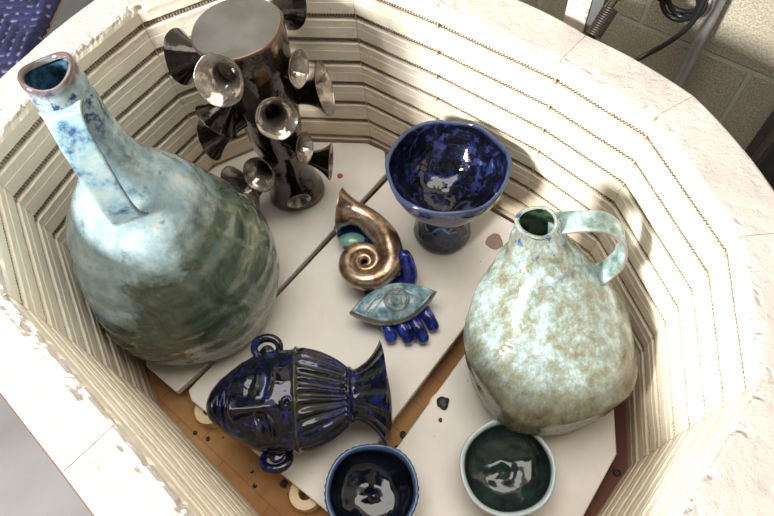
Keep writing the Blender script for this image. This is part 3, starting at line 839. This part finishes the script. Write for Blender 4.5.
# ------------------------------------------------------------------ the room
t = NT('grey_concrete_floor'); c = t.ramp(t.noise(5, 6), [(.3, (.17, .168, .17)), (.7, (.23, .228, .23))]); t.bump(t.noise(120, 4), .15, .001)
CONC = t.fin(c, .75)
setup(mobj('floor', *box(-4, 4, -4, 4, ROOMZ - .05, ROOMZ), CONC, smooth=False), kind='structure')
# block wall behind the kiln, parallel to its long side
nW = Vector((.602, .799, 0)); tW = Vector((.799, -.602, 0)); DW = .95
t = NT('concrete_block_wall')
br = t.n('ShaderNodeTexBrick'); mp = t.n('ShaderNodeMapping'); t.link(t.co, mp.inputs['Vector'])
sx3 = t.n('ShaderNodeSeparateXYZ'); t.link(t.co, sx3.inputs[0]); cb = t.n('ShaderNodeCombineXYZ')
# brick runs along local x; rows up local z
mx = t.math('ADD', sx3.outputs[0], .042 + 8.0); mz = t.math('ADD', sx3.outputs[2], -.249 + 4.0)
t.link(mx, cb.inputs[0]); t.link(mz, cb.inputs[1]); t.link(cb.outputs[0], br.inputs['Vector'])
br.inputs['Scale'].default_value = 1.0; br.inputs['Mortar Size'].default_value = .005; br.inputs['Mortar Smooth'].default_value = .3
br.inputs['Brick Width'].default_value = .4; br.inputs['Row Height'].default_value = .2; br.offset = .5
br.inputs['Color1'].default_value = (1, 1, 1, 1); br.inputs['Color2'].default_value = (1, 1, 1, 1); br.inputs['Mortar'].default_value = (0, 0, 0, 1)
base = t.ramp(t.noise(5, 5), [(.3, (.42, .38, .28)), (.7, (.60, .56, .46))])
base = t.mix(t.math('MULTIPLY', t.ramp(t.noise(330, 3), [(.44, (0, 0, 0)), (.58, (1, 1, 1))]), .55), base, (.20, .18, .14))
c = t.mix(br.outputs['Fac'], base, (.50, .48, .43))
nb = t.bump(t.noise(200, 4), .7, .003)
inv = t.math('SUBTRACT', 1.0, br.outputs['Fac']); t.bump(inv, .5, .004, nb)
BLOCK = t.fin(c, .9, 0, .2)
wall = mobj('wall_back', *box(-1.9, 2.2, 0, .2, ROOMZ, 2.3), BLOCK, smooth=False)
wall.location = nW * DW; wall.rotation_euler = (0, 0, math.atan2(tW.y, tW.x)); setup(wall, kind='structure')
def onwall(tt, off, z): return nW * (DW - off) + tW * tt + Vector((0, 0, z))
GALV = plain('galvanised_steel', (.46, .48, .46), .45, .5, .1, 60)
DARKST = plain('dark_steel', (.13, .125, .12), .45, .7, .1)
# conduit with coupling
cpos = onwall(-.136, .022, ROOMZ)
con = thing('conduit', 'thin galvanised conduit pipe running up the block wall', 'pipe', cpos)
mobj('pipe', *sweep([(0, 0, 0), (0, 0, .5), (0, 0, 1.0), (0, 0, 2.2)], [.0095] * 4, 20, cap=True), GALV, con)
mobj('coupling', *sweep([(0, 0, .960), (0, 0, .962), (0, 0, .998), (0, 0, 1.0)], [.0105, .0130, .0130, .0105], 20), GALV, con)
mobj('coupling', *sweep([(0, 0, 1.003), (0, 0, 1.005), (0, 0, 1.022), (0, 0, 1.024)], [.0105, .0165, .0165, .0105], 6), GALV, con)
mobj('screw', *sweep([(0, -.012, .98), (0, -.022, .98)], [.003, .003], 8), GALV, con)
# steel channel at the right
V, F = join(box(-.026, .026, -.004, .0, 0, 2.2), box(-.026, -.022, -.045, 0, 0, 2.2), box(.022, .026, -.045, 0, 0, 2.2), box(-.055, -.040, -.02, 0, 0, 2.2))
ch = mobj('steel_channel', V, F, DARKST, smooth=False, loc=onwall(.075, .001, ROOMZ)); ch.rotation_euler = wall.rotation_euler
setup(ch, 'dark steel channel standing against the block wall at the right edge', 'channel')
# cable coil
def through(px, py, off):
    d = ROT @ Vector((px - 387, -(py - 258), -FPX)); k = (DW - off) / d.dot(nW)
    return Vector((0, 0, 1)) + d * k
RUB = plain('black_rubber', (.012, .012, .014), .3)
cc = onwall(-.150, .045, 0)
cab = thing('cable', 'black power cable in a hanging coil by the conduit, its end curving down', 'cable', (cc.x, cc.y, .40))
CP = at(683, -14, .40); CPl = CP - Vector((cc.x, cc.y, .40))
path = []
for i in range(90):
    a_ = PI * .5 + i / 89 * 2 * PI * 3.3; r = .030 + .005 * math.sin(i * .31)
    q = tW * (math.cos(a_) * r) + Vector((0, 0, math.sin(a_) * r)) - nW * (.006 * (i / 30)) + nW * .012
    path.append(q + through(683, 0, .045) - Vector((cc.x, cc.y, .40)))
mobj('loops', *sweep(path, [.0042] * len(path), 10), RUB, cab)
w_ = [through(706, -3, .07), through(698, 14, .075), through(684, 31, .08), (through(664, 45, .09)), through(640, 58, .11), through(615, 72, .16)]
w_ = [p - Vector((cc.x, cc.y, .40)) for p in w_]
P = smooth_profile([tuple(p) for p in w_], 8); mobj('loose_end', *sweep(P, [.0044] * len(P), 10), RUB, cab)
# lid post beside the kiln, with spring
CREAM = NT('rust_bleached_paint'); t = CREAM
c = t.ramp(t.noise(20, 4), [(.3, (.62, .56, .47)), (.7, (.78, .72, .62))]); rz_ = t.math('ADD', t.sep(2), t.math('MULTIPLY', t.noise(40, 4), .04))
c = t.mix(t.ramp(t.noise(26, 5, .7), [(.55, (0, 0, 0)), (.62, (1, 1, 1))]), c, (.34, .17, .10)); CREAM = t.fin(c, .4, .1)
lp = at(578, 21, .395)
post = thing('lid_post', 'cream painted post with rust at the foot rising behind the kiln rim', 'post', (lp.x, lp.y + .012, ROOMZ), math.radians(-37))
mobj('upright', *box(-.017, .017, -.004, .018, 0, 1.5), CREAM, post, smooth=False)
mobj('side_plate', *box(.018, .034, -.002, .018, 0, 1.5), plain('blue_grey_paint', (.17, .19, .19), .4, .4), post, smooth=False)
sp0 = at(593, 36, .40); sp1 = at(611, 8, .43)
spring = thing('spring', 'dark coiled lid spring with hook hanging beside the cream post', 'spring', sp0)
d_ = sp1 - sp0; Lg = d_.length; D_ = d_.normalized(); e1 = D_.orthogonal().normalized(); e2 = D_.cross(e1)
path = [D_ * (Lg * i / 260) + (e1 * math.cos(i / 260 * 2 * PI * 13) + e2 * math.sin(i / 260 * 2 * PI * 13)) * .010 for i in range(261)]
SPR = plain('oiled_spring_steel', (.07, .055, .045), .4, .7)
mobj('coil', *sweep(path, [.0016] * 261, 8), SPR, spring)
hk = [Vector(p) for p in smooth_profile([tuple(D_ * Lg), tuple(D_ * (Lg + .010) + e1 * .004), tuple(D_ * (Lg + .018) - e1 * .006), tuple(D_ * (Lg + .008) - e1 * .018), tuple(D_ * (Lg - .004) - e1 * .022)], 6)]
mobj('hook', *sweep(hk, [.0018] * len(hk), 8), SPR, spring)
for k in range(3):
    cc_ = D_ * (Lg + .018 + k * .011); ln = []
    for i in range(25):
        a_ = 2 * PI * i / 24; ln.append(cc_ + D_ * math.cos(a_) * .008 + (e1 if k % 2 else e2) * math.sin(a_) * .005)
    mobj('chain_link', *sweep(ln, [.0016] * 25, 6, cap=False), SPR, spring)

# quilted blanket over a workbench at the left
bz = .22
bench = thing('workbench', 'low workbench under the blue quilted blanket behind the kiln', 'table', (-1.13, 1.0, ROOMZ))
tl = bz - .012 - ROOMZ
mobj('tabletop', *box(-.33, .33, -.55, .60, tl - .03, tl), plain('bench_wood', (.45, .33, .2), .6), bench, smooth=False)
for qx in (-.29, .29):
    for qy in (-.5, .55): mobj('leg', *box(qx - .025, qx + .025, qy - .025, qy + .025, 0, tl - .03), plain('bench_leg_wood', (.40, .3, .18), .6), bench, smooth=False)
NX, NY = 230, 330; V = []; tint = []
ca, sa = math.cos(math.radians(50)), math.sin(math.radians(50))
for i in range(NX):
    for j in range(NY):
        x = -.345 + .69 * i / (NX - 1); y = -.58 + 1.20 * j / (NY - 1)
        gxr = x * ca + y * sa; gyr = -x * sa + y * ca
        per = .030; zig = abs(((gxr / .12) % 1) - .5) * 2 * .06
        ph = ((gyr + zig) / per) % 1; dd = min(ph, 1 - ph) * per
        puff = 1 - math.exp(-(dd / .005) ** 2)
        zz = .006 + .0060 * puff + .006 * noise.noise(Vector((x * 9, y * 9, 0))) + .0016 * noise.noise(Vector((x * 60, y * 60, 0)))
        ov = max(0, abs(x) - .335, ) + max(0, y - .605, -.555 - y)
        V.append((x, y, max(zz, .001) + .001 if ov <= 0 else zz - ov * 2)); stitch = (math.sin((gxr * 420)) > -.2)
        tint.append(1.0 if dd < .0016 and stitch else 0)
t = NT('blue_quilt'); c = t.ramp(t.noise(40, 3), [(.3, (.008, .009, .04)), (.7, (.015, .018, .078))]); c = t.mix(t.math('MULTIPLY', t.attr('tint'), .85), c, (.22, .23, .36))
t.bump(t.noise(420, 2), .2, .0006); QUILT = t.fin(c, .7, 0, .3); t.b.inputs['Sheen Weight'].default_value = .05
q = mobj('moving_blanket', V, grid_faces(NX, NY), QUILT, loc=(-1.13, 1.0, bz - .012), tint=tint)
so = q.modifiers.new('solid', 'SOLIDIFY'); so.thickness = .005; so.offset = -1
setup(q, 'navy blue quilted moving blanket with zigzag stitching beyond the kiln rim', 'blanket')
